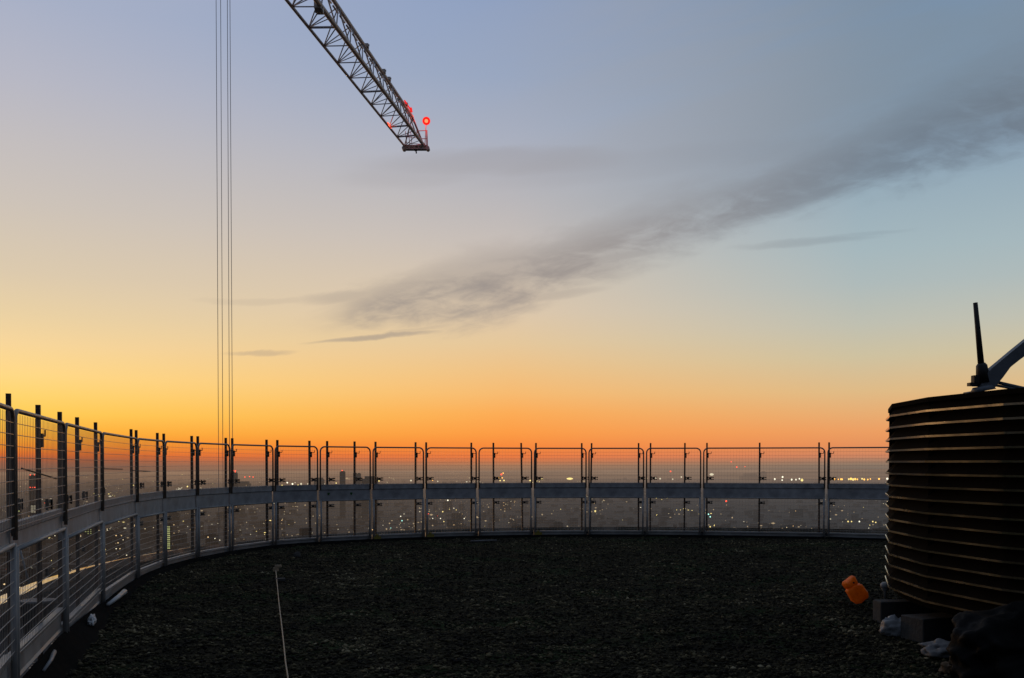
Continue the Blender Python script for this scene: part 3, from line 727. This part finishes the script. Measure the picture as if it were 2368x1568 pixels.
# nose beam
eL, eR = at(934, 342, 80), at(989, 342, 80)
m = MB(); c_ = rl((eL + eR) / 2); wd = (eR - eL).length
m.box(c_ + Vector((0, 0, .12)), (wd, .5, .09)); m.box(c_ + Vector((0, 0, -.12)), (wd, .5, .09))
for f in (0., .22, .45, .62, .8, 1.): m.box(rl(eL.lerp(eR, f)), (.09, .46, .2))
for e in (eL, eR): m.tube([rl(e) + Vector((0, -.3, -.08)), rl(e) + Vector((0, .3, -.08))], .15, 10)
m.build('nose_beam', MATS['crane_chord'], jib)
m = MB(); h0 = rl(at(961, 346, 80)); m.box(h0, (.2, .2, .2)); m.tube([h0, h0 + Vector((.05, 0, -.3))], .05, 6); m.build('rope_anchor', MATS['hoist_dark'], jib)
m = MB()
for a_, b_ in (((986, 340), (986, 302)), ((988.5, 340), (987, 302)), ((962, 303), (988, 302)), ((975, 321), (987, 321)), ((964, 296), (964, 322)), ((982, 340), (984, 303))): m.tube([rl(at(*a_, 80)), rl(at(*b_, 80))], .033, 6)
for x in (941, 948, 953): m.tube([rl(at(x, 340, 79.5)), rl(at(x - 4, 304, 79.5))], .028, 5)
m.tube([rl(at(930, 316, 79)), rl(at(975, 320, 80))], .024, 5); m.tube([rl(at(937, 330, 79)), rl(at(975, 334, 80))], .024, 5)
m.build('end_rail', MATS['crane_paint'], jib)
MB().tube([rl(at(984, 302, 80)), rl(at(985, 286, 80))], .035, 6).build('lamp_mast', MATS['crane_paint'], jib)
bpos = at(985.5, 280, 80)
lm = bpy.data.materials.new('beacon_lens'); lm.use_nodes = True; t = NT(lm.node_tree); t.n.remove(t.n['Principled BSDF'])
e = t.new('ShaderNodeEmission'); e.inputs[0].default_value = (1., .012, .006, 1); e.inputs[1].default_value = 1.15
tr = t.new('ShaderNodeBsdfTransparent'); mx = t.new('ShaderNodeMixShader'); lw = t.new('ShaderNodeLayerWeight'); lw.inputs[0].default_value = .5; t.put(mx.inputs[0], t.mapr(lw.outputs['Facing'], .96, .30, .0, .95))
t.l.new(tr.outputs[0], mx.inputs[1]); t.l.new(e.outputs[0], mx.inputs[2]); t.l.new(mx.outputs[0], t.n['Material Output'].inputs[0]); lm.cycles.emission_sampling = 'NONE'
emis('beacon_bulb', (1., .80, .35), 9.); emis('lamp_red_strip', (1., .03, .03), .9)
lens = MB().lathe([(.04, -.33), (.2, -.27), (.30, -.14), (.33, .0), (.30, .14), (.2, .27), (.03, .33)], 20).build('beacon', lm, jib, True, rl(bpos))
MB().lathe([(.02, -.14), (.11, -.10), (.145, 0.), (.11, .10), (.02, .14)], 14).build('bulb', MATS['beacon_bulb'], lens, True)
MB().box(rl(Tc(.885) + Vector((.12, 0, .2))), (.14, .5, .2)).build('beacon_lamp', MATS['lamp_red_strip'], jib)
MB().tube([rl(Tc(.79) + Vector((.16, 0, .1))), rl(Tc(.89) + Vector((.16, 0, .1)))], .055, 6).build('light_strip', MATS['lamp_red_strip'], jib)
MB().tube([rl(Lc(.785) + Vector((.03, -.08, .05))), rl(Lc(.82) + Vector((.03, -.08, .05)))], .10, 8).build('side_lamp', MATS['red_lamp'], jib)
pl = bpy.data.lights.new('beacon_glow', 'POINT'); pl.energy = 60; pl.color = (1., .05, .03); pl.shadow_soft_size = .3
link('beacon_glow', pl, None, bpos + Vector((0, -.6, 0)))

# hoist ropes hanging past the roof
for i, (xt, xb) in enumerate(((499.5, 505.5), (510, 515.5), (525.5, 531), (531.5, 538))):
    D = 44.
    A = at(xt, 0, D); B = at(xb, 1125, D); q = (B - A) / (A.z - B.z)
    o = MB().tube([A - q * 12, B + q * 40], .0125, 6).build('hoist_rope', MATS['rope_steel'], None, True)
    tag(o, ['thin hoist rope hanging down the sky, leftmost of the four', 'thin hoist rope, right hand one of the left pair of four', 'thin hoist rope, left hand one of the right pair of four', 'thin hoist rope hanging down the sky, rightmost of the four'][i], 'rope', 'hoist ropes hanging in front of the sky')

# ------------------------------------------------------------------ city below
m = MB(); n_ = 96
m.v = [(0, 0, CITYZ)]
for rr in (500, 1500, 4000, 9000, 16000, 26000):
    for j in range(n_): m.v.append((rr * math.cos(2 * math.pi * j / n_), rr * math.sin(2 * math.pi * j / n_), CITYZ))
for j in range(n_): m.f.append((0, 1 + j, 1 + (j + 1) % n_))
for k in range(5):
    for j in range(n_): m.f.append((1 + k * n_ + j, 1 + (k + 1) * n_ + j, 1 + (k + 1) * n_ + (j + 1) % n_, 1 + k * n_ + (j + 1) % n_))
tag(m.build('city_ground', MATS['city_ground']), kind='structure')
def ridge(D, hfun, name):
    m = MB(); n = 360
    for i in range(n + 1):
        a = R(-75 + 150 * i / n); x, y = D * math.sin(a), D * math.cos(a); px = CX + F * math.tan(a) if abs(a) < 1.2 else 0
        m.v += [(x, y, CITYZ - 5), (x * 1.004, y * 1.004, hfun(px, i)), (x * 1.08, y * 1.08, CITYZ - 5)]
    for i in range(n):
        for e in range(2): m.f.append((i * 3 + e, i * 3 + 3 + e, i * 3 + 4 + e, i * 3 + 1 + e))
    return tag(m.build(name, MATS['hill_land'], None, True), kind='structure')
HY = [(0, 1097), (600, 1096), (1240, 1094), (1480, 1096), (1740, 1093), (1800, 1090), (1880, 1088), (1960, 1089), (2040, 1087), (2120, 1090), (2400, 1090)]
HY2 = [(0, 1090), (800, 1089), (1200, 1088), (1600, 1086), (1900, 1084), (2050, 1083), (2400, 1084)]
HT = lambda D, HY: (lambda px, i: 1.6 - (np.interp(px, [q[0] for q in HY], [q[1] for q in HY]) - HZ) / F * D + D * .0004 * mnoise.fractal((px * .012, D, 0), 1., 2., 4))
ridge(17000., HT(17000., HY), 'near_hills'); ridge(25500., HT(25500., HY2), 'far_hills')

def D_of(py): return (EYE.z - CITYZ) * F / (py - HZ)
# rooftops of the low city: far too many to count
def box_cloud(N, name, mname, label):
    V = []; Fs = []; bf = [(0, 2, 3, 1), (4, 5, 7, 6), (0, 1, 5, 4), (2, 6, 7, 3), (0, 4, 6, 2), (1, 3, 7, 5)]
    for i in range(N):
        py = 1094 + (1600 - 1094) * random.random() ** 2.0
        D = D_of(py) * random.uniform(.9, 1.1); x = random.uniform(-.56, .56) * D
        wx, wy, h = random.uniform(8, 34), random.uniform(10, 40), random.uniform(5, 20) * (1.6 if random.random() < .1 else 1)
        if D > 7000: wx *= 1.8; h *= 1.3
        a = random.choice((.2, .2 + .05, -.35, .6)); ca, sa = math.cos(a), math.sin(a); o = len(V)
        for e in (0, 1):
            for q in (-1, 1):
                for p in (-1, 1):
                    X_, Y_ = p * wx / 2, q * wy / 2; V.append((x + X_ * ca - Y_ * sa, D + X_ * sa + Y_ * ca, CITYZ - 1 + e * h))
        Fs += [tuple(k + o for k in f) for f in bf]
    m = MB(); m.v = V; m.f = Fs; o = m.build(name, MATS[mname]); return tag(o, label, 'rooftops', None, 'stuff')
box_cloud(4200, 'low_rooftops', 'roof_stuff', 'hazy low rooftops of the city far below the tower')

# individual blocks in the mid distance
protos = []
for k in range(5):
    m = MB(); m.box((0, 0, .5), (1, 1, 1))
    if k in (1, 3): m.box((.12, 0, 1.04), (.45, .5, .08))
    if k == 2: m.box((-.28, .05, 1.12), (.42, .85, .24))
    if k == 4: m.box((0, 0, 1.05), (.7, .7, .1)); m.box((.1, .1, 1.13), (.2, .2, .06))
    protos.append(m.mesh('city_block', MATS['far_block']))
for i in range(190):
    py = 1128 + 160 * random.random() ** 1.1 if i < 150 else random.uniform(1260, 1560)
    D = D_of(py); px = random.uniform(-20, 2140) if i < 150 else random.uniform(-30, 420)
    dens = np.interp(px, [0, 700, 1200, 2100], [1., .9, .5, .35])
    if random.random() > dens: continue
    h = random.uniform(16, 48) * (1.5 if random.random() < .18 and px < 1000 else 1)
    x = (px - CX) / F * D
    o = link('city_block', protos[i % 5], None, (x, D, CITYZ - 1), (0, 0, random.choice((.2, -.3, .5, .05, -.1))))
    o.scale = (random.uniform(20, 55), random.uniform(14, 30), h)
    if D < 2500: lab, grp = 'dark city block far below, seen through the lower left mesh with few lit windows', 'city blocks below the left fence'
    elif px < 1000: lab, grp = 'dim hazy city block with scattered lit windows, seen through the left half of the fence', 'city blocks beyond the left half of the fence'
    else: lab, grp = 'dim hazy city block with few lit windows, seen through the right half of the fence', 'city blocks beyond the right half of the fence'
    tag(o, lab, 'building', grp)

# towers one can point at
def tower(px, ytop, D, wpx, label, cols=0, rows=0, ywin=None, wm='warm_window', beacon=0, midred=None, group=None, ww=.5, step=False, dark='dark_tower', wh=.5):
    x = (px - CX) / F * D; ztop = EYE.z - (ytop - HZ) / F * D; wd = wpx / F * D; h = ztop - CITYZ
    r_ = thing('tower_block', label, 'building', (x, D, CITYZ), 0, group)
    m = MB(); m.box((0, wd * .35, h / 2), (wd, wd * .7, h))
    m.build('wall', MATS[dark], r_)
    m = MB(); m.box((.05 * wd, wd * .35, h + wd * .08), (wd * (.55 if step else .7), wd * .45, wd * .16)); m.build('roof_plant', MATS[dark], r_)
    if cols:
        y0, y1 = ywin; z = lambda y: EYE.z - (y - HZ) / F * D - CITYZ
        for c_ in range(cols):
            for q in range(rows):
                if cols > 1 and random.random() < .2: continue
                sw = wd * .9 / cols; shh = abs(z(y0) - z(y1)) / rows
                MB().box(((c_ - (cols - 1) / 2) * sw, -.4, z(y0) + (z(y1) - z(y0)) * (q + .5) / rows), (sw * ww, .7, shh * wh)).build('lit_window', MATS[wm], r_)
    s_ = D / F
    for b in range(beacon):
        MB().tube([((b - (beacon - 1) / 2) * wd * .55, 0, h), ((b - (beacon - 1) / 2) * wd * .55, 0, h + s_ * 2)], s_ * .5, 5).build('mast', MATS[dark], r_)
        MB().lathe([(s_ * .4, -s_ * 1.3), (s_ * 1.5, 0), (s_ * .4, s_ * 1.3)], 8, ((b - (beacon - 1) / 2) * wd * .55, -1, h + s_ * 3)).build('red_beacon', MATS['red_lamp'], r_)
    if midred:
        for f in (-.3, .05, .35): MB().lathe([(s_ * .4, -s_ * 1.2), (s_ * 1.5, 0), (s_ * .4, s_ * 1.2)], 8, (f * wd, -2, EYE.z - (midred - HZ) / F * D - CITYZ)).build('red_beacon', MATS['red_lamp'], r_)
    return r_
tower(75, 1101, 3000, 17, 'tall dark tower with red lights at top and middle, between the first two left posts', beacon=2, midred=1127)
tower(791, 1091, 4200, 12, 'slim hazy tower with one red light, alone on the skyline left of centre', beacon=1)
tower(820, 1094, 4600, 8, 'left and darker one of two rounded skyline towers touching a fence post', step=True)
tower(829, 1095, 4700, 9, 'right one of two rounded skyline towers touching a fence post', step=True)
tower(853, 1107, 4000, 36, 'wide low dark slab building on the skyline just right of the twin towers')
tower(540, 1094, 4300, 14, 'hazy tower with red lights behind the post by the hoist ropes', beacon=2, midred=1088)
tower(736, 1108, 5200, 22, 'pale hazy block behind the bright lamps left of centre')
tower(1765, 1092, 14000, 14, 'blurred skyline block behind the middle post of the wide panel', step=True)
tower(1735, 1101, 14000, 40, 'long low dark block on the right skyline above the pale board')
tower(389, 1212, 2600, 12, 'dark tower with a lit yellow stairwell column, seen through the lower left mesh', 1, 11, (1270, 1216), 'green_window', ww=.62, wh=.55)
tower(374, 1230, 2650, 12, 'dark block with few dim windows just left of the tower with the lit stairwell', 2, 6, (1268, 1240), 'dim_lamp', ww=.3, wh=.3)
tower(203, 1203, 2300, 20, 'block with a grid of greenish lit windows below the pale board at the left', 3, 7, (1236, 1205), 'green_window', ww=.42, wh=.4)
tower(233, 1236, 2500, 7, 'narrow block with one bright stack of white windows at the left', 1, 3, (1251, 1239), 'white_lamp', ww=.8, wh=.7)
tower(141, 1160, 2700, 22, 'block with a grid of pale yellow windows above the board, beside the third post', 4, 5, (1182, 1162), 'green_window', ww=.5, wh=.5)
tower(76, 1166, 2400, 14, 'block with three rows of pale lit windows between the first two posts', 2, 4, (1186, 1168), 'pale_window', ww=.6, wh=.3)
tower(41, 1160, 2500, 9, 'narrow block with yellow green lit windows at the far left beside the first post', 2, 4, (1184, 1164), 'green_window', ww=.7, wh=.6)
tower(560, 1118, 5600, 30, 'faint hazy slab below the pair of red lights left of centre', dark='far_block')

# lamps one can tell apart, each lens a small globe standing on its mast
def lamp(px, py, dia, m_, label, grp, D=None, wide=1.):
    D = D or min(D_of(py + 3), 15500); s_ = D / F; x = (px - CX) / F * D; z = EYE.z - (py - HZ) / F * D
    m = MB(); r_ = dia * .33 * s_
    m.lathe([(r_ * .35, -r_), (r_ * .9, -r_ * .5), (r_, 0), (r_ * .9, r_ * .5), (r_ * .35, r_)], 8)
    m.v = [(a * wide, b, c_) for a, b, c_ in m.v]
    o = m.build('city_lamp', MATS[m_], None, False, (x, D, z)); return tag(o, label, 'lamp', grp)
for x, dd in ((1923, 5), (1929, 6), (1938, 4), (1944, 6), (1947, 5), (1962, 6), (1967, 8), (1972, 8), (1977, 7), (1982, 5), (1993, 6), (1998, 6), (2006, 5), (2012, 4)):
    lamp(x, 1108 + random.uniform(-1, 1), dd, 'orange_lamp' if random.random() < .6 else 'yellow_lamp', 'amber floodlight in the long row of lamps left of the drum', 'row of amber floodlights')
lamp(2032, 1107.5, 6, 'orange_lamp', 'single orange lamp right of the amber row, the left one of two', None); lamp(2051, 1107, 7, 'white_lamp', 'single whitish lamp nearest the louvred drum, right of the amber row', None)
for x, y, q in ((1690, 1068, 3.6), (1703, 1080, 4.4), (1722, 1079, 2.6)): lamp(x, y, q, 'red_lamp', 'red warning light hovering above the right skyline', 'red lights above the right skyline', 12000)
for x, y in ((566, 1103), (577, 1102), (585, 1103)): lamp(x, y, 3.6, 'red_lamp', 'red aircraft warning light in the haze right of the hoist ropes', 'red lights right of the hoist ropes', 6000)
lamp(1550, 1090, 5, 'red_lamp', 'single red lamp beside the white lamps right of centre', None); lamp(1679, 1159, 6, 'red_lamp', 'single red lamp just below the pale board on the right', None)
lamp(827, 1152, 6, 'red_lamp', 'small red lamp just under the board left of centre', None); lamp(46, 1190, 5, 'red_lamp', 'small red lamp at the far left edge', None)
for x, y, q in ((1516, 1105, 5), (1526, 1107, 6), (1555, 1108, 5), (1575, 1103, 5), (1725, 1101, 5)): lamp(x, y, q, 'pale_window', 'pale lamp above the board in the right half of the fence', 'pale lamps above the board at right')
lamp(1645, 1097, 8, 'pale_window', 'wide pale lit hall on the right skyline', None, wide=1.8)
for x, y, q in ((1791, 1108, 6), (1809, 1103, 6), (1808, 1110, 5), (1848, 1107, 5), (1830, 1109, 6), (1840, 1109, 5)): lamp(x, y, q, 'white_lamp', 'white lamp above the board right of the wide panel post', 'white lamps right of the wide panel post')
lamp(1854, 1110, 9, 'yellow_lamp', 'brightest yellow lamp sitting on the board line at the right', None)
lamp(1317, 1107, 7, 'yellow_lamp', 'long yellow lit hall on the skyline right of centre', None, wide=3.2)
lamp(1253, 1108, 5, 'yellow_lamp', 'yellow lamp left of the long lit hall, larger of two', None, wide=1.6); lamp(1240, 1109, 3.5, 'yellow_lamp', 'yellow lamp left of the long lit hall, smaller of two', None)
for x, y, q, k in ((1159, 1097, 6, 'red_lamp'), (1163, 1094, 4, 'orange_lamp'), (1153, 1104, 4, 'orange_lamp'), (1156, 1111, 5, 'yellow_lamp'), (1165, 1111, 5, 'yellow_lamp'), (1161, 1105, 4, 'orange_lamp')):
    lamp(x, y, q, k, 'lamp in the red and yellow cluster on the skyline at centre', 'red and yellow cluster at centre')
for x in (652, 664, 676, 682, 689, 696, 701, 711, 717, 726, 730, 750): lamp(x, 1123 - random.choice((0, 0, 1, 4, 7)), random.uniform(3, 7), random.choice(('white_lamp', 'yellow_lamp', 'pale_window')), 'bright lamp in the white cluster resting on the board left of centre', 'white cluster left of centre')
for x, y, q, k in ((876, 1112, 5, 'yellow_lamp'), (895, 1115, 4, 'dim_lamp'), (840, 1114, 4, 'dim_lamp'), (777, 1117, 4, 'yellow_lamp'), (600, 1115, 3, 'dim_lamp'), (465, 1131, 4, 'white_lamp'), (418, 1150, 3, 'white_lamp'), (433, 1125, 5, 'yellow_lamp'), (1000, 1110, 5, 'orange_lamp'), (1012, 1113, 4, 'pale_window'), (950, 1111, 6, 'pale_window'), (1056, 1113, 3, 'dim_lamp'), (1085, 1105, 4, 'dim_lamp')):
    lamp(x, y, q, k, 'lone lamp in the haze just above the board in the left half', 'lone lamps above the left board')
for x, y, q, k in ((1035, 1157, 7, 'white_lamp'), (1038, 1169, 9, 'dim_lamp'), (976, 1153, 6, 'white_lamp'), (984, 1167, 4, 'pale_window'), (970, 1183, 5, 'pale_window'), (926, 1194, 5, 'white_lamp'), (1376, 1182, 9, 'yellow_lamp'), (1519, 1191, 7, 'yellow_lamp'), (1481, 1174, 6, 'white_lamp'), (1444, 1199, 5, 'pale_window'), (1638, 1189, 6, 'teal_lamp'), (1642, 1195, 6, 'teal_lamp'), (1652, 1215, 7, 'yellow_lamp'), (1672, 1214, 7, 'yellow_lamp'), (1642, 1218, 6, 'yellow_lamp'), (1693, 1197, 7, 'dim_lamp'), (1720, 1207, 6, 'pale_window'), (1961, 1206, 7, 'yellow_lamp'), (1969, 1206, 6, 'yellow_lamp'), (1987, 1206, 7, 'white_lamp'), (2018, 1206, 7, 'yellow_lamp'), (2025, 1208, 6, 'yellow_lamp'), (1978, 1190, 6, 'dim_lamp'), (2034, 1222, 5, 'white_lamp'), (2009, 1221, 4, 'white_lamp'), (2068, 1207, 6, 'teal_lamp'), (929, 1204, 6, 'teal_lamp'), (936, 1203, 5, 'red_lamp'), (903, 1221, 4, 'teal_lamp'), (1063, 1199, 5, 'white_lamp'), (1073, 1199, 5, 'white_lamp'), (1018, 1199, 5, 'white_lamp'), (1026, 1206, 5, 'yellow_lamp'), (1000, 1199, 5, 'white_lamp')):
    lamp(x, y, q * .72, k, 'bright lamp seen through the lower mesh below the board, brighter than its neighbours', 'bright lamps below the board')
for x in (1024, 1031, 1041, 1049): lamp(x, 1175 + random.uniform(0, 2), 4, 'pale_window', 'pale lamp in the short row under the board left of centre', 'short pale row under the board')
for x in (719, 726, 733, 740, 748): lamp(x, 1247 - (x - 719) * .06, 4, 'yellow_lamp', 'yellow lamp in the row just over the parapet at left', 'yellow row over the parapet')

# the countless faint city lights
def light_cloud(N, name, mname, lab, xr, sizes):
    V = []; Fs = []; fc = [(0, 1, 4), (1, 2, 4), (2, 3, 4), (3, 0, 4), (1, 0, 5), (2, 1, 5), (3, 2, 5), (0, 3, 5)]
    cnt = 0
    while cnt < N:
        py = 1100 + 160 * random.random() ** .85 if random.random() < .72 else random.uniform(1180, 1560)
        lim = xr if py < 1260 else (-30, 560)
        px = random.uniform(*lim)
        if random.random() > np.interp(px, [0, 900, 1300, 2100], [1., .9, .5, .4]): continue
        D = D_of(py); n = random.choice((1, 1, 1, 2, 3, 5)); x = (px - CX) / F * D; dx = random.uniform(16, 45); dy = random.uniform(-60, 60) if random.random() < .5 else 0
        for k in range(n):
            s = random.uniform(*sizes) * D / F / 2 * (1. if random.random() < .85 else 1.5); z = CITYZ + random.uniform(4, 30)
            cx, cy = x + k * dx, D + k * dy; o = len(V); wx = random.choice((1., 1., 2.2))
            V += [(cx + s * wx, cy, z), (cx, cy + s, z), (cx - s * wx, cy, z), (cx, cy - s, z), (cx, cy, z + s), (cx, cy, z - s)]
            Fs += [tuple(q + o for q in f) for f in fc]; cnt += 1
    m = MB(); m.v = V; m.f = Fs; return tag(m.build(name, MATS[mname]), lab, 'city lights', None, 'stuff')
light_cloud(760, 'warm_city_lights', 'dim_lamp', 'countless faint warm lights scattered over the dark city', (-30, 2120), (1.2, 3.2))
light_cloud(140, 'white_city_lights', 'pale_window', 'many small bright white lights scattered over the dark city', (-30, 2120), (1.1, 2.5))
light_cloud(120, 'amber_city_lights', 'yellow_lamp', 'many small yellow lights scattered over the dark city', (-30, 2120), (1.0, 2.4))
light_cloud(8, 'red_city_lights', 'red_lamp', 'few small red lights scattered over the dark city', (-30, 2120), (1.2, 2.2))
# street lamp chains along the avenues of the city
V = MB()
for i in range(26):
    py = 1130 + 170 * random.random(); D = D_of(py); x = random.uniform(-.5, .36) * D
    if x > .02 * D and random.random() < .55: continue
    a = random.choice((0., .08, -.1, .9, -.7)) + random.uniform(-.05, .05); n = random.randint(7, 18); gap = random.uniform(28, 46)
    for k in range(n):
        if random.random() < .25: continue
        cx, cy = x + math.cos(a) * gap * k, D + math.sin(a) * gap * k * 2.2; r_ = random.uniform(.45, .95) * D / F
        V.add([(cx + r_, cy, CITYZ + 9), (cx, cy + r_, CITYZ + 9), (cx - r_, cy, CITYZ + 9), (cx, cy - r_, CITYZ + 9), (cx, cy, CITYZ + 9 + r_), (cx, cy, CITYZ + 9 - r_)], [(0, 1, 4), (1, 2, 4), (2, 3, 4), (3, 0, 4), (1, 0, 5), (2, 1, 5), (3, 2, 5), (0, 3, 5)])
tag(V.build('street_lights', MATS['dim_lamp']), 'strings of dim amber street lights along the avenues of the city', 'city lights', None, 'stuff')
